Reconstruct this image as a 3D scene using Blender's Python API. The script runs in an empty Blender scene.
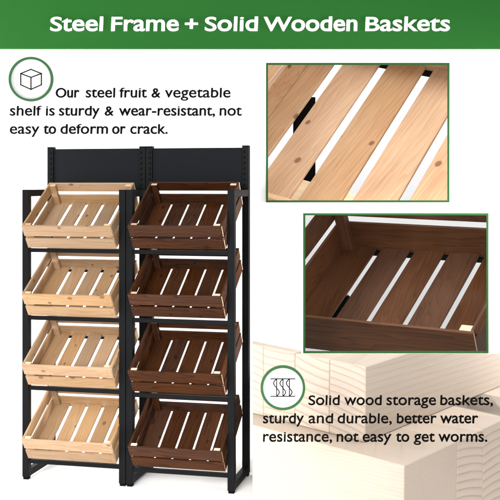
import bpy, bmesh, math, random
from mathutils import Vector, Matrix
random.seed(7)
S = bpy.context.scene
COL = S.collection
F, CX, CY, EYE = 1034.0, 250.0, 183.5, 1.359     # lens in photo pixels, eye height in metres


def at(px, py, Y):
    """the point of the photo (px, py) at distance Y"""
    return Vector(((px - CX) * Y / F, Y, EYE - (py - CY) * Y / F))


# ------------------------------------------------------------------ objects
def tag(o, label=None, cat=None, group=None, kind=None):
    if label: o['label'] = label
    if cat: o['category'] = cat
    if group: o['group'] = group
    if kind: o['kind'] = kind
    return o


def empty(name, mat=None):
    o = bpy.data.objects.new(name, None)
    o.empty_display_size = .05
    COL.objects.link(o)
    if mat is not None: o.matrix_world = mat
    return o


def link(name, bm, mats, parent=None, local=None, smooth=False):
    me = bpy.data.meshes.new(name)
    bmesh.ops.recalc_face_normals(bm, faces=bm.faces)
    bm.to_mesh(me); bm.free()
    for m in (mats if isinstance(mats, (list, tuple)) else [mats]): me.materials.append(m)
    if smooth:
        for p in me.polygons: p.use_smooth = True
    o = bpy.data.objects.new(name, me)
    COL.objects.link(o)
    if parent: o.parent = parent
    if local is not None: o.matrix_local = local
    return o


def box(bm, x0, x1, y0, y1, z0, z1, bev=0.0, seg=1):
    vs = [bm.verts.new((x, y, z)) for x in (x0, x1) for y in (y0, y1) for z in (z0, z1)]
    q = [(0, 1, 3, 2), (4, 6, 7, 5), (0, 4, 5, 1), (2, 3, 7, 6), (0, 2, 6, 4), (1, 5, 7, 3)]
    fs = [bm.faces.new([vs[i] for i in f]) for f in q]
    bmesh.ops.recalc_face_normals(bm, faces=fs)
    if bev:
        es = list({e for f in fs for e in f.edges})
        bmesh.ops.bevel(bm, geom=es, offset=bev, segments=seg, affect='EDGES', profile=.5)
    return vs


# ------------------------------------------------------------------ materials
def newmat(name):
    m = bpy.data.materials.new(name); m.use_nodes = True
    nt = m.node_tree
    return m, nt, nt.nodes, nt.links, nt.nodes['Principled BSDF']


def mth(nt, op, a, b=None, c=None, clamp=False):
    n = nt.nodes.new('ShaderNodeMath'); n.operation = op; n.use_clamp = clamp
    for i, v in enumerate((a, b, c)):
        if v is None: continue
        if isinstance(v, (int, float)): n.inputs[i].default_value = v
        else: nt.links.new(v, n.inputs[i])
    return n.outputs[0]


def mixc(nt, fac, a, b, mode='MIX'):
    n = nt.nodes.new('ShaderNodeMix'); n.data_type = 'RGBA'; n.blend_type = mode
    for i, v in ((0, fac), (6, a), (7, b)):
        if isinstance(v, (int, float)): n.inputs[i].default_value = v
        elif isinstance(v, tuple): n.inputs[i].default_value = (*v, 1) if len(v) == 3 else v
        else: nt.links.new(v, n.inputs[i])
    return n.outputs[2]


def noise(nt, vec, scale, detail=4, rough=.55, dist=0):
    n = nt.nodes.new('ShaderNodeTexNoise')
    n.inputs['Scale'].default_value = scale; n.inputs['Detail'].default_value = detail
    n.inputs['Roughness'].default_value = rough; n.inputs['Distortion'].default_value = dist
    nt.links.new(vec, n.inputs['Vector'])
    return n.outputs['Fac']


def ramp(nt, fac, stops):
    n = nt.nodes.new('ShaderNodeValToRGB'); e = n.color_ramp.elements
    while len(e) < len(stops): e.new(.5)
    for i, (p, c) in enumerate(stops):
        e[i].position = p; e[i].color = (*c, 1) if len(c) == 3 else (c[0],) * 3 + (1,)
    nt.links.new(fac, n.inputs[0])
    return n.outputs[0]


def vmap(nt, vec, scale):
    n = nt.nodes.new('ShaderNodeMapping'); n.inputs['Scale'].default_value = scale
    nt.links.new(vec, n.inputs['Vector'])
    return n.outputs[0]


def plain(name, col, rough=.6, spec=.3, bump=0, bscale=300, vary=.0):
    m, nt, N, L, B = newmat(name)
    B.inputs['Base Color'].default_value = (*col, 1)
    B.inputs['Roughness'].default_value = rough
    B.inputs['Specular IOR Level'].default_value = spec
    tc = N.new('ShaderNodeTexCoord')
    if vary:
        f = noise(nt, tc.outputs['Object'], 6, 5)
        c = mixc(nt, mth(nt, 'MULTIPLY', f, 1.0), tuple(x * (1 - vary) for x in col), tuple(min(1, x * (1 + vary)) for x in col))
        L.new(c, B.inputs['Base Color'])
        r = mth(nt, 'MULTIPLY_ADD', f, .25, rough - .12)
        L.new(r, B.inputs['Roughness'])
    if bump:
        f = noise(nt, tc.outputs['Object'], bscale, 2)
        b = N.new('ShaderNodeBump'); b.inputs['Strength'].default_value = bump; b.inputs['Distance'].default_value = .001
        L.new(f, b.inputs['Height']); L.new(b.outputs[0], B.inputs['Normal'])
    return m


def wood(name, light, dark, knot, rough=.5, spec=.3, unit=1.0, contrast=1.0, knots=True, rnd=.18, knot_from=.62, rings=.42):
    """planks: grain along the board's own X axis, each board its own piece of the log"""
    m, nt, N, L, B = newmat(name)
    tc = N.new('ShaderNodeTexCoord'); oi = N.new('ShaderNodeObjectInfo')
    off = N.new('ShaderNodeCombineXYZ')
    for i, k in enumerate((37.0, 91.0, 53.0)):
        L.new(mth(nt, 'MULTIPLY', oi.outputs['Random'], k), off.inputs[i])
    sc = N.new('ShaderNodeVectorMath'); sc.operation = 'SCALE'
    L.new(tc.outputs['Object'], sc.inputs[0]); sc.inputs['Scale'].default_value = 1.0 / unit
    add = N.new('ShaderNodeVectorMath'); add.operation = 'ADD'
    L.new(sc.outputs[0], add.inputs[0]); L.new(off.outputs[0], add.inputs[1])
    P = add.outputs[0]
    # knots: sparse cells, elongated along the grain
    k3 = N.new('ShaderNodeSeparateXYZ'); L.new(P, k3.inputs[0])
    k2 = N.new('ShaderNodeCombineXYZ')
    L.new(mth(nt, 'MULTIPLY', k3.outputs[0], .85), k2.inputs[0])
    L.new(mth(nt, 'MULTIPLY', mth(nt, 'ADD', k3.outputs[1], k3.outputs[2]), 1.2), k2.inputs[1])
    kv = N.new('ShaderNodeTexVoronoi'); kv.inputs['Scale'].default_value = 9.0; kv.voronoi_dimensions = '2D'
    L.new(k2.outputs[0], kv.inputs['Vector'])
    sep = N.new('ShaderNodeSeparateColor'); L.new(kv.outputs['Color'], sep.inputs[0])
    has = mth(nt, 'GREATER_THAN', sep.outputs[0], knot_from)
    size = mth(nt, 'MULTIPLY_ADD', sep.outputs[1], .05, .045)
    kd = mth(nt, 'DIVIDE', kv.outputs['Distance'], size)
    kmask = mth(nt, 'MULTIPLY', mth(nt, 'SUBTRACT', 1.25, kd, clamp=True), has)
    kmask = mth(nt, 'MULTIPLY', kmask, 2.2, clamp=True)
    swirl = mth(nt, 'MULTIPLY', mth(nt, 'DIVIDE', .5, mth(nt, 'ADD', kd, .6)), has)
    # growth rings
    wob = noise(nt, vmap(nt, P, (1.2, 9, 9)), 1.0, 3)
    s3 = N.new('ShaderNodeSeparateXYZ'); L.new(P, s3.inputs[0])
    rr = mth(nt, 'ADD', mth(nt, 'MULTIPLY', s3.outputs[1], 62.0), mth(nt, 'MULTIPLY', s3.outputs[2], 41.0))
    rr = mth(nt, 'ADD', rr, mth(nt, 'MULTIPLY', wob, 11.0))
    rr = mth(nt, 'ADD', rr, mth(nt, 'MULTIPLY', swirl, 1.6))
    ring = mth(nt, 'FRACT', rr)
    ring = mth(nt, 'POWER', ring, 2.2)
    fib = noise(nt, vmap(nt, P, (9, 260, 260)), 1.0, 4, .6)
    big = noise(nt, vmap(nt, P, (2.0, 9, 9)), 1.0, 3)
    f = mth(nt, 'MULTIPLY', ring, rings * contrast)
    f = mth(nt, 'ADD', f, mth(nt, 'MULTIPLY', mth(nt, 'SUBTRACT', fib, .5), .75 * contrast))
    f = mth(nt, 'ADD', f, mth(nt, 'MULTIPLY', mth(nt, 'SUBTRACT', big, .5), .9 * contrast))
    f = mth(nt, 'ADD', f, .22, clamp=True)
    c = mixc(nt, f, light, dark)
    if knots:
        inner = mth(nt, 'FRACT', mth(nt, 'MULTIPLY', kd, 2.3))
        kc = mixc(nt, mth(nt, 'MULTIPLY', inner, .55), knot, dark)
        c = mixc(nt, mth(nt, 'MULTIPLY', kmask, .85), c, kc)
    hsv = N.new('ShaderNodeHueSaturation')
    L.new(c, hsv.inputs['Color'])
    r2 = mth(nt, 'FRACT', mth(nt, 'MULTIPLY', oi.outputs['Random'], 17.3))
    L.new(mth(nt, 'MULTIPLY_ADD', r2, rnd * 2, 1 - rnd), hsv.inputs['Value'])
    L.new(mth(nt, 'MULTIPLY_ADD', oi.outputs['Random'], .22, .97), hsv.inputs['Saturation'])
    L.new(hsv.outputs[0], B.inputs['Base Color'])
    L.new(mth(nt, 'MULTIPLY_ADD', fib, .3, rough - .15), B.inputs['Roughness'])
    B.inputs['Specular IOR Level'].default_value = spec
    b = N.new('ShaderNodeBump'); b.inputs['Strength'].default_value = .25; b.inputs['Distance'].default_value = .0012 * unit
    L.new(mth(nt, 'ADD', fib, mth(nt, 'MULTIPLY', ring, .4)), b.inputs['Height']); L.new(b.outputs[0], B.inputs['Normal'])
    return m


def beamwood(name):
    """glued timber: rings round a pith whose place and spacing come from the lamella's own object colour"""
    m, nt, N, L, B = newmat(name)
    tc = N.new('ShaderNodeTexCoord'); oi = N.new('ShaderNodeObjectInfo')
    sc = N.new('ShaderNodeSeparateColor'); L.new(oi.outputs['Color'], sc.inputs[0])
    P = tc.outputs['Object']
    s3 = N.new('ShaderNodeSeparateXYZ'); L.new(P, s3.inputs[0])
    wob = noise(nt, vmap(nt, P, (.8, 3, 3)), 1.0, 2)
    wv = mth(nt, 'MULTIPLY', mth(nt, 'SUBTRACT', wob, .5), .02)
    y = mth(nt, 'ADD', s3.outputs[1], mth(nt, 'MULTIPLY_ADD', sc.outputs[0], 2.0, -1.0))
    z = mth(nt, 'ADD', s3.outputs[2], mth(nt, 'MULTIPLY_ADD', sc.outputs[1], 2.0, -1.0))
    d = mth(nt, 'SQRT', mth(nt, 'ADD', mth(nt, 'MULTIPLY', y, y), mth(nt, 'MULTIPLY', z, z)))
    d = mth(nt, 'ADD', d, wv)
    d = mth(nt, 'ADD', d, mth(nt, 'MULTIPLY', s3.outputs[0], .035))
    ring = mth(nt, 'FRACT', mth(nt, 'DIVIDE', d, mth(nt, 'MULTIPLY', sc.outputs[2], .1)))
    line = mth(nt, 'POWER', ring, 5.0)
    fib = noise(nt, vmap(nt, P, (4, 120, 120)), 1.0, 4, .6)
    nx = N.new('ShaderNodeSeparateXYZ'); L.new(tc.outputs['Normal'], nx.inputs[0])
    endg = mth(nt, 'MULTIPLY_ADD', mth(nt, 'POWER', mth(nt, 'ABSOLUTE', nx.outputs[0]), 4.0), .72, .28)   # end grain shows its rings most
    patch = noise(nt, vmap(nt, P, (.9, 5, 5)), 1.0, 2)
    line = mth(nt, 'MULTIPLY', mth(nt, 'MULTIPLY', line, endg), mth(nt, 'MULTIPLY_ADD', patch, 1.2, .4))
    f = mth(nt, 'ADD', mth(nt, 'MULTIPLY', line, .6), mth(nt, 'MULTIPLY', mth(nt, 'SUBTRACT', fib, .5), .35))
    f = mth(nt, 'ADD', f, .12, clamp=True)
    c = mixc(nt, f, (.415, .345, .278), (.19, .118, .085))
    hsv = N.new('ShaderNodeHueSaturation'); L.new(c, hsv.inputs['Color'])
    L.new(mth(nt, 'MULTIPLY_ADD', oi.outputs['Random'], .12, .95), hsv.inputs['Value'])
    L.new(hsv.outputs[0], B.inputs['Base Color'])
    B.inputs['Roughness'].default_value = .65
    b = N.new('ShaderNodeBump'); b.inputs['Strength'].default_value = .3; b.inputs['Distance'].default_value = .002
    L.new(fib, b.inputs['Height']); L.new(b.outputs[0], B.inputs['Normal'])
    return m


M_WHITE = plain('white_paint', (.9, .9, .9), .85, .1, bump=.05, bscale=60)
M_NICHE = plain('niche_white', (.86, .86, .86), .85, .1)
M_STEEL = plain('black_steel', (.0055, .0058, .0063), .5, .05, bump=.15, bscale=500, vary=.25)
M_PANEL = plain('charcoal_sheet', (.0080, .0088, .0105), .55, .035, bump=.12, bscale=500, vary=.2)
M_SLOT = plain('slot_black', (.004, .004, .004), .9, .05)
M_PINE = wood('pine', (.345, .240, .150), (.245, .136, .070), (.12, .05, .028), .5, .2)
M_PINEEND = wood('pine_end', (.60, .44, .30), (.50, .34, .21), (.5, .3, .2), .6, .2, knots=False)
M_DARK = wood('stained_wood', (.060, .0248, .0128), (.013, .0055, .0035), (.02, .008, .005), .5, .10, rnd=.22, contrast=1.2)
M_DARKEND = wood('bare_end', (.62, .46, .34), (.52, .36, .25), (.5, .3, .2), .6, .2, knots=False)
M_NAIL = plain('nail_steel', (.06, .05, .045), .5, .4)
M_BEAM = beamwood('glued_timber')
M_GREEN = plain('green_paint', (.0145, .092, .0155), .7, .05, vary=.02)
M_RING = plain('green_enamel', (.0135, .066, .015), .5, .15)
M_LETTERW = plain('white_letter', (.92, .92, .92), .6, .2)
M_LETTERB = plain('black_letter', (.003, .003, .003), .8, .02)
M_DISC = plain('pale_disc', (.41, .41, .41), .7, .2)

# ------------------------------------------------------------------ setting
YW = 5.45                       # front of the wall
OPEN = [(268.0, 65.0, 447.3, 200.3), (305.2, 215.2, 486.3, 351.0)]   # the two display openings in photo pixels


def build_wall():
    bm = bmesh.new()
    rects = []
    for (x0, y0, x1, y1) in OPEN:
        a, b = at(x0, y0, YW), at(x1, y1, YW)
        g = 1.1 * YW / F
        rects.append((a.x - g, b.x + g, b.z - g, a.z + g))
    xs = sorted({-6, 6, *[r[0] for r in rects], *[r[1] for r in rects]})
    zs = sorted({.34, 4.2, *[r[2] for r in rects], *[r[3] for r in rects]})
    T = .008
    def solid(i, j):
        if i < 0 or j < 0 or i >= len(xs) - 1 or j >= len(zs) - 1: return False
        cx, cz = (xs[i] + xs[i + 1]) / 2, (zs[j] + zs[j + 1]) / 2
        return not any(r[0] < cx < r[1] and r[2] < cz < r[3] for r in rects)
    V = {}
    def v(i, j, k):
        if (i, j, k) not in V: V[i, j, k] = bm.verts.new((xs[i], YW + T * k, zs[j]))
        return V[i, j, k]
    for i in range(len(xs) - 1):
        for j in range(len(zs) - 1):
            if not solid(i, j): continue
            for k in (0, 1): bm.faces.new([v(i, j, k), v(i + 1, j, k), v(i + 1, j + 1, k), v(i, j + 1, k)])
            if not solid(i - 1, j): bm.faces.new([v(i, j, 0), v(i, j + 1, 0), v(i, j + 1, 1), v(i, j, 1)])
            if not solid(i + 1, j): bm.faces.new([v(i + 1, j, 0), v(i + 1, j, 1), v(i + 1, j + 1, 1), v(i + 1, j + 1, 0)])
            if not solid(i, j - 1): bm.faces.new([v(i, j, 0), v(i, j, 1), v(i + 1, j, 1), v(i + 1, j, 0)])
            if not solid(i, j + 1): bm.faces.new([v(i, j + 1, 0), v(i + 1, j + 1, 0), v(i + 1, j + 1, 1), v(i, j + 1, 1)])
    tag(link('wall', bm, M_WHITE), kind='structure')


def build_floor():
    bm = bmesh.new()
    prof = [(-4, 0), (2, 0), (YW - .34, 0)]
    for k in range(1, 13):
        a = math.pi / 2 * k / 12
        prof.append((YW - .34 + .34 * math.sin(a), .34 - .34 * math.cos(a)))
    rows = [[bm.verts.new((x, y, z)) for x in (-6, 6)] for y, z in prof]
    for r, s in zip(rows, rows[1:]): bm.faces.new([r[0], r[1], s[1], s[0]])
    tag(link('floor', bm, M_WHITE, smooth=True), kind='structure')
    bm = bmesh.new()
    box(bm, -6, 6, 9.6, 9.65, -.2, 5.0)
    tag(link('backdrop', bm, M_NICHE), kind='structure')


build_wall(); build_floor()

# ------------------------------------------------------------------ lettering
def text_words(parent, mat, words, base, cap, Y, depth=.004, bold=.0, shear=.0, stem=.133, pins=None, xr=.79):
    """one line of lettering, each word (text, first pixel, last pixel) a part; base line and capital height in pixels, at distance Y"""
    cu = bpy.data.curves.new('line', 'FONT'); cu.size = 1; cu.offset = bold; cu.shear = shear; cu.resolution_u = 6
    ob = bpy.data.objects.new('line', cu); COL.objects.link(ob)

    def mesh(body):
        cu.body = body
        dg = bpy.context.evaluated_depsgraph_get(); dg.update()
        return bpy.data.meshes.new_from_object(ob.evaluated_get(dg))

    def top(ch):
        me = mesh(ch); t = max(v.co.y for v in me.vertices); r = max(v.co.x for v in me.vertices)
        bpy.data.meshes.remove(me); return t, r

    H, xh, asc = top('H')[0], top('x')[0], top('l')[0]
    k = Y / F
    sz = cap * k / H
    inv = parent.matrix_world.inverted()
    for wd, x0, x1 in words:
        me = mesh(wd)
        capr = top(wd[0])[1] + .004 if wd[0].isupper() or wd[0] in '&+' else -9
        xs = [v.co.x for v in me.vertices]; lo, hi = min(xs), max(xs)
        sx = (x1 - x0) * k / (hi - lo)
        A = at(x0, base, Y)

        def hy(x, y):                      # broad low capitals, tall small letters
            if x < capr or y < 0: return y
            if y <= xh: return y / xh * xr * H
            return xr * H + (y - xh) / (asc - xh) * (H * 1.03 - xr * H)

        fat = max(.0015, (stem - (.088 + 2 * bold) * sx / sz) / 2)     # words set narrower keep the same stem
        bm = bmesh.new()
        for q, (ox, oy) in enumerate(((0, 0), (-fat, 0), (fat, 0), (0, fat * .5), (0, -fat * .5)) if fat else ((0, 0),)):
            t = bmesh.new(); t.from_mesh(me)
            for v in t.verts: v.co = Vector((A.x + (v.co.x - lo) * sx + ox * sz, 0, A.z + (hy(v.co.x, v.co.y) + oy) * sz))
            r = bmesh.ops.extrude_face_region(t, geom=t.faces[:])
            for g in r['geom']:
                if isinstance(g, bmesh.types.BMVert): g.co.y = -depth - .00012 * q
            for v in t.verts: v.co = inv @ Vector((v.co.x, v.co.y + Y, v.co.z))
            tmp = bpy.data.meshes.new('tmp'); t.to_mesh(tmp); t.free()
            bm.from_mesh(tmp); bpy.data.meshes.remove(tmp)
        link('word', bm, mat, parent, Matrix())
        if pins is not None:
            pins.append((A.x + (hi - lo) * .5 * sx, A.z + .25 * sz, parent))
        bpy.data.meshes.remove(me)
    bpy.data.objects.remove(ob); bpy.data.curves.remove(cu)


# green header sign on the wall
a, b = at(-7, -9, YW), at(507, 48.6, YW - .03)
sign = empty('sign_board', Matrix.Translation((0, YW, b.z)))
tag(sign, 'long green header board across the top of the wall reading Steel Frame + Solid Wooden Baskets', 'sign')
bm = bmesh.new(); box(bm, at(-7, 0, YW - .03).x, at(507, 0, YW - .03).x, -.03, -.001, 0, at(0, -9, YW - .03).z - b.z, .003)
link('board', bm, M_GREEN, sign, Matrix())
text_words(sign, M_LETTERW, [('Steel', 50.6, 103.3), ('Frame', 111.4, 178.6), ('+', 185.2, 197.8), ('Solid', 205, 258), ('Wooden', 264, 357), ('Baskets', 365.3, 449.5)],
           30.9, 13.8, YW - .0305, .006, .010, .03, stem=.172, xr=.80)

text = empty('lettering', Matrix.Translation(at(10, 134, YW)))
tag(text, 'three lines of black letters on the white wall starting Our steel fruit & vegetable shelf', 'lettering')
for ws, y in (([('Our', 55.9, 79.3), ('steel', 85.8, 115.2), ('fruit', 119.6, 146.8), ('&', 151.7, 160.3), ('vegetable', 165, 230.5)], 97.5),
              ([('shelf', 9.9, 41.6), ('is', 46, 54.6), ('sturdy', 59, 99.6), ('&', 104.8, 113.6), ('wear-resistant,', 119.1, 214.9), ('not', 219.6, 241.7)], 115.6),
              ([('easy', 9.9, 39.5), ('to', 43.7, 55.9), ('deform', 60.6, 107.9), ('or', 112.3, 125.5), ('crack.', 130.4, 167.6)], 133.8)):
    text_words(text, M_LETTERB, ws, y, 9.4, YW - .0005, .004, .006, .03)

YT = 3.5
PINS = []
text = empty('lettering', Matrix.Translation(at(263, 441, YT)))
tag(text, 'three lines of black letters before the timber starting Solid wood storage baskets', 'lettering')
for ws, y in (([('Solid', 308.5, 339.7), ('wood', 344.4, 381.7), ('storage', 386.4, 435.8), ('baskets,', 440.2, 492.7)], 404.8),
              ([('sturdy', 263, 303.8), ('and', 308.5, 333.2), ('durable,', 337.6, 391.6), ('better', 396.8, 436.3), ('water', 440.2, 477.9)], 423.0),
              ([('resistance,', 263, 331.9), ('not', 336.6, 358.4), ('easy', 362.6, 391.3), ('to', 396, 409), ('get', 413.7, 434.5), ('worms.', 438.4, 487)], 441.4)):
    text_words(text, M_LETTERB, ws, y, 9.4, YT, .004, .006, .03, pins=PINS)


# ------------------------------------------------------------------ round badges
def ring_bm(r0, r1, d, n=72):
    bm = bmesh.new()
    L = []
    for i in range(n):
        a = 2 * math.pi * i / n
        L.append([bm.verts.new((r * math.cos(a), y, r * math.sin(a))) for r, y in ((r0, 0), (r0, -d), (r1, -d), (r1, 0))])
    for i in range(n):
        p, q = L[i], L[(i + 1) % n]
        for j in range(4): bm.faces.new([p[j], p[(j + 1) % 4], q[(j + 1) % 4], q[j]])
    return bm


def disc_bm(r, y0, y1, n=72):
    bm = bmesh.new()
    A = [bm.verts.new((r * math.cos(2 * math.pi * i / n), y0, r * math.sin(2 * math.pi * i / n))) for i in range(n)]
    Bv = [bm.verts.new((v.co.x, y1, v.co.z)) for v in A]
    bm.faces.new(A); bm.faces.new(Bv)
    for i in range(n): bm.faces.new([A[i], A[(i + 1) % n], Bv[(i + 1) % n], Bv[i]])
    return bm


def stroke(bm, pts, w, d, y=0.0):
    """a flat raised line through points (x, z)"""
    for (x0, z0), (x1, z1) in zip(pts, pts[1:]):
        dx, dz = x1 - x0, z1 - z0; l = math.hypot(dx, dz) or 1
        ux, uz = dx / l * w / 2, dz / l * w / 2
        c = [(x0 - ux - uz, z0 - uz + ux), (x0 - ux + uz, z0 - uz - ux), (x1 + ux + uz, z1 + uz - ux), (x1 + ux - uz, z1 + uz + ux)]
        lo = [bm.verts.new((x, y, z)) for x, z in c]; hi = [bm.verts.new((x, y - d, z)) for x, z in c]
        bm.faces.new(lo); bm.faces.new(hi)
        for i in range(4): bm.faces.new([lo[i], lo[(i + 1) % 4], hi[(i + 1) % 4], hi[i]])


def badge(px, py, Y, lines, label, lw):
    k = Y / F
    o = empty('round_badge', Matrix.Translation(at(px, py, Y)))
    tag(o, label, 'badge')
    link('disc', disc_bm(20.6 * k, -.001, -.006), M_DISC, o, Matrix())
    link('ring', ring_bm(19.9 * k, 22.3 * k, .010), M_RING, o, Matrix.Translation((0, -.0015, 0)))
    bm = bmesh.new()
    for i, pts in enumerate(lines): stroke(bm, [(x * k, -y * k) for x, y in pts], lw * k, .0010 + .00003 * i, -.0058)
    link('line_drawing', bm, M_LETTERB, o, Matrix())
    return o


cube = [[(-10.2, -5.6), (0, -9.8), (10.4, -5.6), (10.4, 5.6), (0, 10.2), (-10.2, 5.6), (-10.2, -5.6)], [(-10.2, -5.6), (0, -1.8), (10.4, -5.6)], [(0, -1.8), (0, 10.2)]]
badge(31 + .2, 79.3, YW, cube, 'round white badge in a green ring with a drawn cube on the wall', 1.0)
sq = [[(-12, -8.8), (12, -8.8)], [(-12, 8.6), (12, 8.6)]]
for i, x in enumerate((-6.5, -.2, 6.2)):
    sq.append([(x + .3, -8.8), (x + .3, 8.6)])
    L_ = [(x - 2.9 * math.sin(math.pi * t / 8) ** .8 if t <= 8 else x, -8.8 + t) for t in range(9)]
    sq.append([(x + .3 - 3.0 * math.sin(math.pi * t / 8), -8.8 + t * 1.1) for t in range(9)])
    sq.append([(x + .3 + 2.6 * math.sin(math.pi * t / 8), 8.6 - t * 1.0) for t in range(9)])
bd2 = badge(282.8, 387.3, YT, sq, 'round white badge in a green ring with three wavy strands before the timber', .85)

# ------------------------------------------------------------------ racks
YAW = -.226
RACK0 = Matrix.Translation((-1.0477, 4.749, 0)) @ Matrix.Rotation(YAW, 4, 'Z')
U = .503
PS = .0315                      # post width


def shelf_to_px(u, v, w):
    p = RACK0 @ Vector((u, v, w))
    return CX + F * p.x / p.y, CY + F * (EYE - p.z) / p.y


def w_at(py, u, v):
    p = RACK0 @ Vector((u, v, 0))
    return EYE - (py - CY) * p.y / F


HF, HB, D = 1.331, 1.532, .309


def bx(u0, u1, v0, v1, w0, w1, bev=.0015):
    bm = bmesh.new(); box(bm, u0, u1, v0, v1, w0, w1, bev); return bm


rail_y = [[250.4, 318.0, 388.2, 461.6], [252.2, 320.6, 395.3, 470.0]]
brail_y = [[206.0, 273.5, 340.0, 408.0], [205.5, 274.0, 344.0, 415.5]]


def make_rack(idx):
    o = empty('display_rack', RACK0 @ Matrix.Translation((U * idx, 0, 0)))
    tag(o, ['black steel display rack on the left, holding the four pale pine baskets',
            'black steel display rack on the right, holding the four dark brown baskets'][idx], 'rack', 'black steel racks standing side by side')
    I = Matrix()
    e = .0012
    for s in (0, 1):
        u0 = e if s == 0 else U - PS - e
        p = link('front_post', bx(u0, u0 + PS, 0, PS, .012, HF), M_STEEL, o, I)
        link('foot', bx(u0 + .003, u0 + PS - .003, .003, PS - .003, 0, .0125, .001), M_SLOT, p, I)
        p = link('back_post', bx(u0, u0 + PS, D - PS, D, .012, HB), M_STEEL, o, I)
        bm = bmesh.new()
        n = 0
        while HB - .02 - n * .0255 > 1.30:
            z = HB - .02 - n * .0255; n += 1
            uc = u0 + (.020 if s == 0 else PS - .020)
            box(bm, uc - .004, uc + .004, D - PS - .0008, D - PS + .004, z - .013, z)
        link('slot_column', bm, M_SLOT, p, I)
        link('foot', bx(u0 + .003, u0 + PS - .003, D - PS + .003, D - .003, 0, .0125, .001), M_SLOT, p, I)
        link('side_rail', bx(u0 + .001, u0 + PS - .001, PS, D - PS, HF - PS, HF - .0006), M_STEEL, o, I)
        link('bottom_rail', bx(u0 + .001, u0 + PS - .001, PS, D - PS, .0125, .0125 + PS), M_STEEL, o, I)
        link('cap', bx(u0 - (.0006), u0 + PS + .0006, D - PS - .0012, D + .0005, HB, HB + .004, .001), M_STEEL, o, I)
    link('header_panel', bx(PS + 2 * e, U - PS - 2 * e, D - PS + .004, D - .006, 1.328, HB - .006), M_PANEL, o, I)
    for k in range(4):
        w = w_at(rail_y[idx][k], U * idx + .02, 0)
        link('front_rail', bx(PS + e, U - PS - e, .004, .026, w - .008, w + .010), M_STEEL, o, I)
        w = w_at(brail_y[idx][k], U * idx + .2, D - PS)
        link('back_rail', bx(PS + e, U - PS - e, D - PS + .002, D - .004, w + (.006 if idx == 0 else .024), w + (.018 if idx == 0 else .036)), M_STEEL, o, I)
    return o


racks = [make_rack(0), make_rack(1)]


# ------------------------------------------------------------------ baskets
def make_basket(name, world, W, Ld, h, pine, gap, t=.012, cf=.014, g0=None, pitch=None, gback=0, shear=0.0, k=1.0, fs=(.054, .067), bs=(.058, .080), ss=(.057, .074),
                cut=None, hs=None, mats=None, cleat=False, bev=.0013, post=(.030, .017), th=.011):
    """a slatted crate: every board a part whose own X axis runs along its grain"""
    o = empty(name, world)
    wood_m, end_m = mats

    def board(pn, a0, a1, b0, b1, c0, c1, axis, m=None):
        bm = bmesh.new(); box(bm, a0, a1, b0, b1, c0, c1, bev)
        ctr = Vector(((a0 + a1) / 2, (b0 + b1) / 2, (c0 + c1) / 2))
        for v in bm.verts: v.co = Vector(((v.co.x + shear * v.co.y), v.co.y, v.co.z)) * k
        if cut:
            co, no = cut
            bmesh.ops.bisect_plane(bm, geom=bm.verts[:] + bm.edges[:] + bm.faces[:], plane_co=co, plane_no=no, clear_outer=True)
            es = [e for e in bm.edges if e.is_boundary]
            if es: bmesh.ops.holes_fill(bm, edges=es, sides=0)
            if not bm.verts: bm.free(); return
        c = Vector((ctr.x + shear * ctr.y, ctr.y, ctr.z)) * k
        R = {'a': Matrix(), 'b': Matrix.Rotation(math.pi / 2, 4, 'Z'), 'c': Matrix.Rotation(-math.pi / 2, 4, 'Y')}[axis]
        M = Matrix.Translation(c) @ R
        inv = M.inverted()
        for v in bm.verts: v.co = inv @ v.co
        bmesh.ops.recalc_face_normals(bm, faces=bm.faces)
        for f in bm.faces: f.material_index = 1 if abs(f.normal.x) > .95 else 0
        if pn == 'front_board' and k == 1.0:         # nail heads, slightly sunk and never quite in line
            hw, hh, rng = (a1 - a0) / 2, (c1 - c0) / 2, random.Random(int(c0 * 1e4) + len(o.children))
            for sx in (-1, 1):
                for sz in (-.45, .45):
                    x, z = sx * (hw - .016 - rng.uniform(0, .006)), sz * hh + rng.uniform(-.004, .004)
                    r0 = .0019
                    cap_ = [bm.verts.new((x + r0 * math.cos(q * math.pi / 4), -(b1 - b0) / 2 - .0003, z + r0 * math.sin(q * math.pi / 4))) for q in range(8)]
                    f = bm.faces.new(cap_); f.material_index = 2
                    if f.normal.y > 0: f.normal_flip()
            return link(pn, bm, [wood_m, end_m, M_NAIL], o, M)
        return link(pn, bm, m or [wood_m, end_m], o, M)

    hb, hl, hr = hs or (h, h, h)     # back, left and right walls
    for up in (0, 1):
        for pn, (q0, q1), top, a0, a1, b0, b1, ax in (('front_board', fs, h, 0, W, 0, t, 'a'), ('back_board', bs, hb, 0, W, Ld - t, Ld, 'a'),
                                                      ('side_board', ss, hl - .0008, 0, t, t, Ld - t, 'b'), ('side_board', ss, hr - .0008, W - t, W, t, Ld - t, 'b')):
            c0, c1 = (q1, top) if up else (0, q0)
            if c1 - c0 > .002: board(pn, a0, a1, b0, b1, c0, c1, ax)
    for a in (t, W - t - post[0]):
        for b in (t, Ld - t - post[1]):
            board('corner_block', a, a + post[0], b, b + post[1], cf, (h if b == t else hb) - .003, 'c')
    g0 = g0 or t + (W - 2 * t) / 5
    pitch = pitch or (W - 2 * t) / 5
    ed = [t] + [g0 + pitch * i for i in range(4)] + [W - t]
    for i in range(5):
        a0 = ed[i] + (gap / 2 if i else .0005); a1 = ed[i + 1] - (gap / 2 if i < 4 else .0005)
        board('floor_slat', a0, a1, t, Ld - t, cf - th, cf, 'b')
    if cleat:
        board('cleat', t, W - t, .082, .128, cf - th - .013, cf - th - .0005, 'a', [end_m, end_m])
    return o


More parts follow.
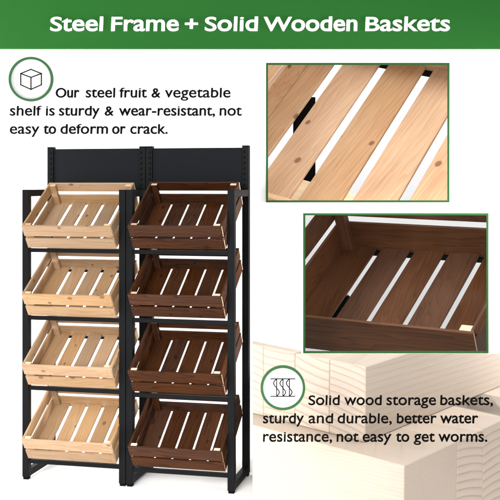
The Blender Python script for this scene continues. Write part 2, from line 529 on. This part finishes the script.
BW, BL, BH, TH = .425, .336, .126, .619
front_y = [[225.9, 294.4, 365.0, 439.6], [226.0, 294.8, 371.2, 446.8]]
tier = ['top', 'second from the top', 'third from the top', 'bottom']
for idx in (0, 1):
    for k in range(4):
        u = U * idx + .0435
        v = -.026
        vt = v - BH * math.sin(TH)
        w = w_at(front_y[idx][k], u, vt) - BH * math.cos(TH)
        Mx = RACK0 @ Matrix.Translation((u, v, w)) @ Matrix.Rotation(TH, 4, 'X')
        o = make_basket('wooden_basket', Mx, BW, BL, BH, idx == 0, .0165 if idx == 0 else .0110, shear=.04, t=.009, th=.008, mats=(M_PINE, M_PINEEND) if idx == 0 else (M_DARK, M_DARKEND))
        pos = {0: 'top tier', 1: 'second tier from the top', 2: 'third tier from the top', 3: 'bottom tier'}[k]
        tag(o, ('pale pine basket on the %s of the left rack' if idx == 0 else 'dark brown basket on the %s of the right rack') % pos,
            'basket', 'tilted slatted baskets on the racks')

# ------------------------------------------------------------------ the two display openings
M_GREENF = plain('green_frame_paint', (.012, .06, .013), .5, .15)
flabels = ['thin green frame round the upper opening that shows pale pine slats',
           'thin green frame round the lower opening that shows the dark brown basket']
for (x0, y0, x1, y1), lab in zip(OPEN, flabels):
    a, b = at(x0, y0, YW), at(x1, y1, YW)
    w = 2.0 * YW / F
    bm = bmesh.new()
    box(bm, a.x - w, b.x + w, -.007, 0, a.z, a.z + w)
    box(bm, a.x - w, b.x + w, -.007, 0, b.z - w, b.z)
    box(bm, a.x - w, a.x, -.007, 0, b.z, a.z)
    box(bm, b.x, b.x + w, -.007, 0, b.z, a.z)
    bmesh.ops.translate(bm, verts=bm.verts, vec=(0, YW - .0005, 0))
    tag(link('green_frame', bm, M_GREENF), lab, 'frame', 'green frames on the wall')

# pine basket behind the upper opening
K1 = 4.1
R1 = Matrix(((.7753, .5765, -.258), (-.5903, .5161, -.6207), (-.2246, .6335, .7404)))
T1 = Vector((-.0837, 1.6425, -.0542)) * K1 + Vector((0, 0, EYE))
W1 = Matrix.Translation(T1) @ R1.to_4x4()
# sawn off along a plane below the opening, so that it clears the dark basket
pl_co = at(350, 210.5, 6.5); e1 = at(350, 210.5, 7.5) - pl_co; e2 = Vector((1, 0, 0))
no = e1.cross(e2).normalized()
if no.z > 0: no = -no
co_l = W1.inverted() @ pl_co; no_l = (W1.to_3x3().inverted() @ no)
M_PINEB = wood('pine_large', (.54, .36, .225), (.30, .145, .070), (.085, .03, .016), .5, .3, unit=K1 * .62, rnd=.12, rings=.22, contrast=1.15, knot_from=.7)
M_PINEBE = wood('pine_large_end', (.62, .49, .36), (.54, .40, .28), (.5, .3, .2), .6, .2, unit=K1, knots=False)
o = make_basket('wooden_basket', W1, .47, .4508, .100, True, .0175, t=.009, th=.006, cf=.0167, g0=.0656, pitch=.0854, shear=-.1292, k=K1, fs=(.046, .056), bs=(.046, .056), ss=(.060, .068),
                cut=(co_l, no_l), mats=(M_PINEB, M_PINEBE), cleat=True, bev=.0010, post=(.004, .004))
tag(o, 'large pale pine slatted basket seen close behind the upper green frame', 'basket')

# dark basket behind the lower opening
K2 = 3.08
R2 = Matrix(((.8739, .4151, -.2531), (-.4854, .7148, -.5034), (-.028, .5628, .8261)))
T2 = Vector((.0483, 2.1057, -.3368)) * K2 + Vector((0, 0, EYE))
W2 = Matrix.Translation(T2) @ R2.to_4x4()
M_DARKB = wood('stained_large', (.112, .054, .031), (.026, .012, .0075), (.02, .009, .006), .45, .2, unit=K2 * .62, rnd=.12, contrast=1.25, rings=.25, knots=False)
M_DARKBE = wood('bare_end_large', (.62, .46, .34), (.52, .36, .25), (.5, .3, .2), .6, .2, unit=K2, knots=False)
o = make_basket('wooden_basket', W2, .429, .3428, .0975, False, .0118, t=.0065, th=.005, cf=.0112, g0=.0882, pitch=.0773, shear=.0834, k=K2, fs=(-.01, .012), bs=(.076, .0935), ss=(.076, .0935), hs=(.112, .150, .1),
                mats=(M_DARKB, M_DARKBE), bev=.0010, post=(.024, .018))
tag(o, 'large dark brown slatted basket seen close behind the lower green frame', 'basket')


def stand(xl, xr, ytop, Ypost, label, ybot=None):
    """black post and rail that carry a display basket"""
    a, b = at(xl, ytop, Ypost), at(xr, ytop, Ypost)
    o = empty('support_stand', Matrix.Translation((a.x, Ypost, 0)))
    tag(o, label, 'stand')
    z0 = at(xl, ybot, Ypost).z if ybot else 0
    link('post', bx(0, b.x - a.x, 0, .09, z0, a.z, .004), M_STEEL, o, Matrix())
    if ybot: link('arm', bx(.02, .08, .0905, 9.598 - Ypost, z0 + .04, z0 + .10, .004), M_STEEL, o, Matrix())
    return o


def at_plane(px, py, Wm, c, k):
    """distance at which the ray of a photo pixel meets the plane c of a basket"""
    n = Wm.to_3x3() @ Vector((0, 0, 1)); p0 = Wm @ Vector((0, 0, c * k))
    d = at(px, py, 1.0) - Vector((0, 0, EYE))
    t = n.dot(p0 - Vector((0, 0, EYE))) / n.dot(d)
    return t


def rail_local(o, name, Wm, a0, a1, b0, b1, c0, c1, sh, k):
    bm = bmesh.new(); box(bm, a0 * k, a1 * k, b0 * k, b1 * k, c0 * k, c1 * k, .004)
    for v in bm.verts: v.co.x += sh * v.co.y
    r = link(name, bm, M_STEEL, o)
    r.matrix_world = Wm
    return r


bpy.context.view_layer.update()
y1 = at_plane(316, 95, W1, -.002, K1)
s1 = stand(293.5, 315.5, 97, y1 + .04, 'black steel stand behind the large pale pine basket', 206)
y2 = at_plane(345, 292, W2, -.002, K2)
s2 = stand(331, 350, 296, y2 + .04, 'black steel stand behind the large dark basket')
bpy.context.view_layer.update()
for o, Wm, L_, sh, k, cfl in ((s1, W1, .4508, -.1292, K1, .0167), (s2, W2, .3428, .0834, K2, .0112)):
    bm = bmesh.new(); box(bm, .01 * k, .41 * k, (L_ - .0155) * k, (L_ - .003) * k, (cfl - .018) * k, (cfl - .0085) * k, .004)
    for v in bm.verts: v.co.x += sh * v.co.y
    M = o.matrix_world.inverted() @ Wm
    link('rail', bm, M_STEEL, o, M)

# ------------------------------------------------------------------ timber beams
d1 = Vector((-1168, 1034, 75.5)).normalized()
d2 = Vector((913, 1034, 75.5)); d2 = (d2 - d1 * d2.dot(d1)).normalized()
n3 = d2.cross(d1).normalized()
if n3.z < 0: n3 = -n3
C0 = at(404, 466, 3.6)
eye = Vector((0, 0, EYE))


def hit(px, py, p0, n):
    d = at(px, py, 1.0) - eye
    return eye + d * (n.dot(p0 - eye) / n.dot(d))


def sawn(bm, M):
    """both timbers are sawn off along one upright plane at their left end"""
    q0, q1 = at(252.6, 300, 3), at(252.6, 300, 6)
    no = (q1 - q0).cross(Vector((0, 0, 1))).normalized()
    if no.x > 0: no = -no
    inv = M.inverted()
    bmesh.ops.bisect_plane(bm, geom=bm.verts[:] + bm.edges[:] + bm.faces[:], plane_co=inv @ q0, plane_no=(inv.to_3x3() @ no), clear_outer=True)
    es = [e for e in bm.edges if e.is_boundary]
    if es: bmesh.ops.holes_fill(bm, edges=es, sides=0)


def sawn_top(bm, M):
    q0 = at(300, 353.6, 3.0); q1 = at(300, 353.6, 6.0)
    no = (q1 - q0).cross(Vector((1, 0, 0))).normalized()
    if no.z < 0: no = -no
    inv = M.inverted()
    bmesh.ops.bisect_plane(bm, geom=bm.verts[:] + bm.edges[:] + bm.faces[:], plane_co=inv @ q0, plane_no=(inv.to_3x3() @ no), clear_outer=True)
    es = [e for e in bm.edges if e.is_boundary]
    if es: bmesh.ops.holes_fill(bm, edges=es, sides=0)


def beam(label, origin, along, across, length, edges, height, rings, group, to_floor=False, top_cut=False, short=None):
    """laminated timber: lamellas lie side by side 'across', grain 'along'"""
    M = Matrix.Identity(4)
    for i, ax in enumerate((along, across, n3)):
        for r in range(3): M[r][i] = ax[r]
    M.translation = origin
    if M.to_3x3().determinant() < 0: pass
    o = empty('timber_beam', Matrix.Translation(origin))
    tag(o, label, 'timber', group)
    for i, (e0, e1) in enumerate(zip(edges, edges[1:])):
        bm = bmesh.new()
        vs = box(bm, 0, short if short and i >= 2 else length, e0 + .0006, e1 - .0006, -height, 0, 0.003)
        if to_floor:
            for v in bm.verts:
                if v.co.z < -height / 2:
                    p = M @ Vector((v.co.x, v.co.y, 0)); v.co.z = -(p.z - .002) / n3.z
        sawn(bm, M)
        if top_cut and i < 2: sawn_top(bm, M)
        if to_floor and e0 > .7:
            vz = [v for v in bm.verts if v.co.x > .5]
            for v in vz: v.co.x = .42
        if not bm.verts: bm.free(); continue
        L_ = Matrix.Translation((0, (e0 + e1) / 2, -height / 2))
        for v in bm.verts: v.co -= L_.translation
        bmesh.ops.recalc_face_normals(bm, faces=bm.faces)
        ob = link('lamella', bm, M_BEAM, o, Matrix.Translation(-origin) @ M @ L_)
        ob.color = (*rings[i % len(rings)], 1)
    return o


def lam(px, py, o, ax):
    """distance along an axis from o to where a photo pixel meets the plane through o facing the camera side"""
    return None


# lower beam: long axis d1, end face along d2 at the corner C0
nf = d1                          # normal of the end face
def along_d2(px, y): return (hit(px, y, C0, n3) - C0).dot(d2)
e_low = [0, along_d2(457, 441), along_d2(483, 428.7), along_d2(508, 417), along_d2(535, 404), .75, 1.25]
beam('lower timber beam with its ringed end face towards the right', C0, d1, d2, 3.0, e_low, .3,
     [(.20, .86, .10), (.60, .95, .30), (.50, .95, .34), (.56, .2, .3), (.4, .9, .3), (.5, .85, .3)], 'stacked timber beams', to_floor=True)
# upper beam: lies across, long axis d2, end face along d1
C1 = hit(365, 443, C0, n3)
H1 = (443 - 365) * (C1.y) / F / n3.z * .985
def along_d1(px):
    best = None
    for i in range(0, 3000):
        t = i / 1000; p = C1 + d1 * t
        x = CX + F * p.x / p.y
        if x <= px: return t
    return 3
e_up = [0, along_d1(329), along_d1(294.5), along_d1(263), along_d1(232), along_d1(200)]
beam('upper timber beam lying crosswise with its ringed end face towards the left', C1 + n3 * (H1 + .0015), d2, d1, 1.6, e_up, H1,
     [(.42, .98, .26), (.58, .10, .34), (.5, .06, .30), (.45, .9, .3), (.5, .9, .3)], 'stacked timber beams', top_cut=True, short=.045)

# thin pale pins that hold the letters and the badge off the timber
bpy.context.view_layer.update()
dg = bpy.context.evaluated_depsgraph_get()
PINS.append((bd2.location.x, bd2.location.z, bd2))
rods = []
for x, z, par in PINS:
    ok, p, *_ = S.ray_cast(dg, Vector((x, YT, z)) + (Vector((x, YT, z)) - eye).normalized() * .03, (Vector((x, YT, z)) - eye).normalized())
    if ok and p.y < 5.4: rods.append((x, z, p.y, par))
for x, z, y, par in rods:
    bm = bmesh.new(); vs = box(bm, x - .0008, x + .0008, YT, y + .004, z - .0008, z + .0008)
    for v in vs:
        g = (v.co.y - YT) / YT
        v.co.x += x * g; v.co.z += (z - EYE) * g
    inv = par.matrix_world.inverted()
    for v in bm.verts: v.co = inv @ v.co
    link('pin', bm, M_DISC, par, Matrix())

# ------------------------------------------------------------------ camera, light
cam = bpy.data.cameras.new('camera'); co = bpy.data.objects.new('camera', cam); COL.objects.link(co)
co.location = (0, 0, EYE); co.rotation_euler = (math.pi / 2, 0, 0)
cam.sensor_width = 36; cam.lens = 36 * F / 500
cam.shift_y = -(250 - CY) / 500; cam.clip_end = 200; cam.clip_start = .05
S.camera = co


def area(name, loc, target, sx, sy, power, col=(1, 1, 1), spread=180):
    l = bpy.data.lights.new(name, 'AREA'); l.shape = 'RECTANGLE'; l.size = sx; l.size_y = sy; l.energy = power; l.color = col; l.spread = math.radians(spread)
    o = bpy.data.objects.new(name, l); COL.objects.link(o)
    o.location = loc
    o.rotation_euler = (Vector(target) - Vector(loc)).to_track_quat('-Z', 'Y').to_euler()
    return o


w = bpy.data.worlds.new('World'); S.world = w; w.use_nodes = True
w.node_tree.nodes['Background'].inputs[0].default_value = (1, 1, 1, 1)
w.node_tree.nodes['Background'].inputs[1].default_value = .48
area('key_softbox', (-2.6, -1.8, 2.8), (0, 4.9, .8), 2.4, 2.0, 540)
area('fill_softbox', (3.2, .2, 2.2), (0, 5, .8), 1.6, 1.6, 75)
area('top_fill', (.9, 3.7, 3.6), (.75, 4.1, .4), 1.0, 1.0, 9, spread=60)  # added fill, brightens the top of the lower timber
area('floor_fill', (-.5, 2.4, .8), (-.4, 4.5, 0), 1.2, .4, 9, spread=70)  # no real fixture: added low fill that lightens the shadow under the racks
area('wall_fill', (-2.7, 4.95, 1.0), (.3, 5.45, .7), .35, 2.0, 90)  # added fill from the left, whitens the wall behind the racks
area('wall_fill', (2.7, 4.9, 1.5), (.15, 5.45, 1.0), .35, .8, 45, spread=70)  # added fill from the right, lifts the racks' shadow on the wall
area('lower_niche_fill', (.75, 5.52, 1.238), (.75, 6.6, .25), 1.3, .03, 13)  # unseen light added behind the wall to brighten the dark basket
area('niche_fill', (1.9, 5.9, 4.2), (.9, 7.0, 1.2), 1.2, .8, 72)  # unseen light added behind the wall, mainly for the large pine basket
area('backdrop_fill', (.8, 8.3, 4.2), (.8, 9.6, .6), 4, .6, 110)  # unseen light added so the gaps between slats show bright

S.view_settings.view_transform = 'Standard'; S.view_settings.look = 'None'
S.view_settings.exposure = 0; S.view_settings.gamma = 1
S.render.engine = 'CYCLES'
S.cycles.max_bounces = 8
S.cycles.use_denoising = True
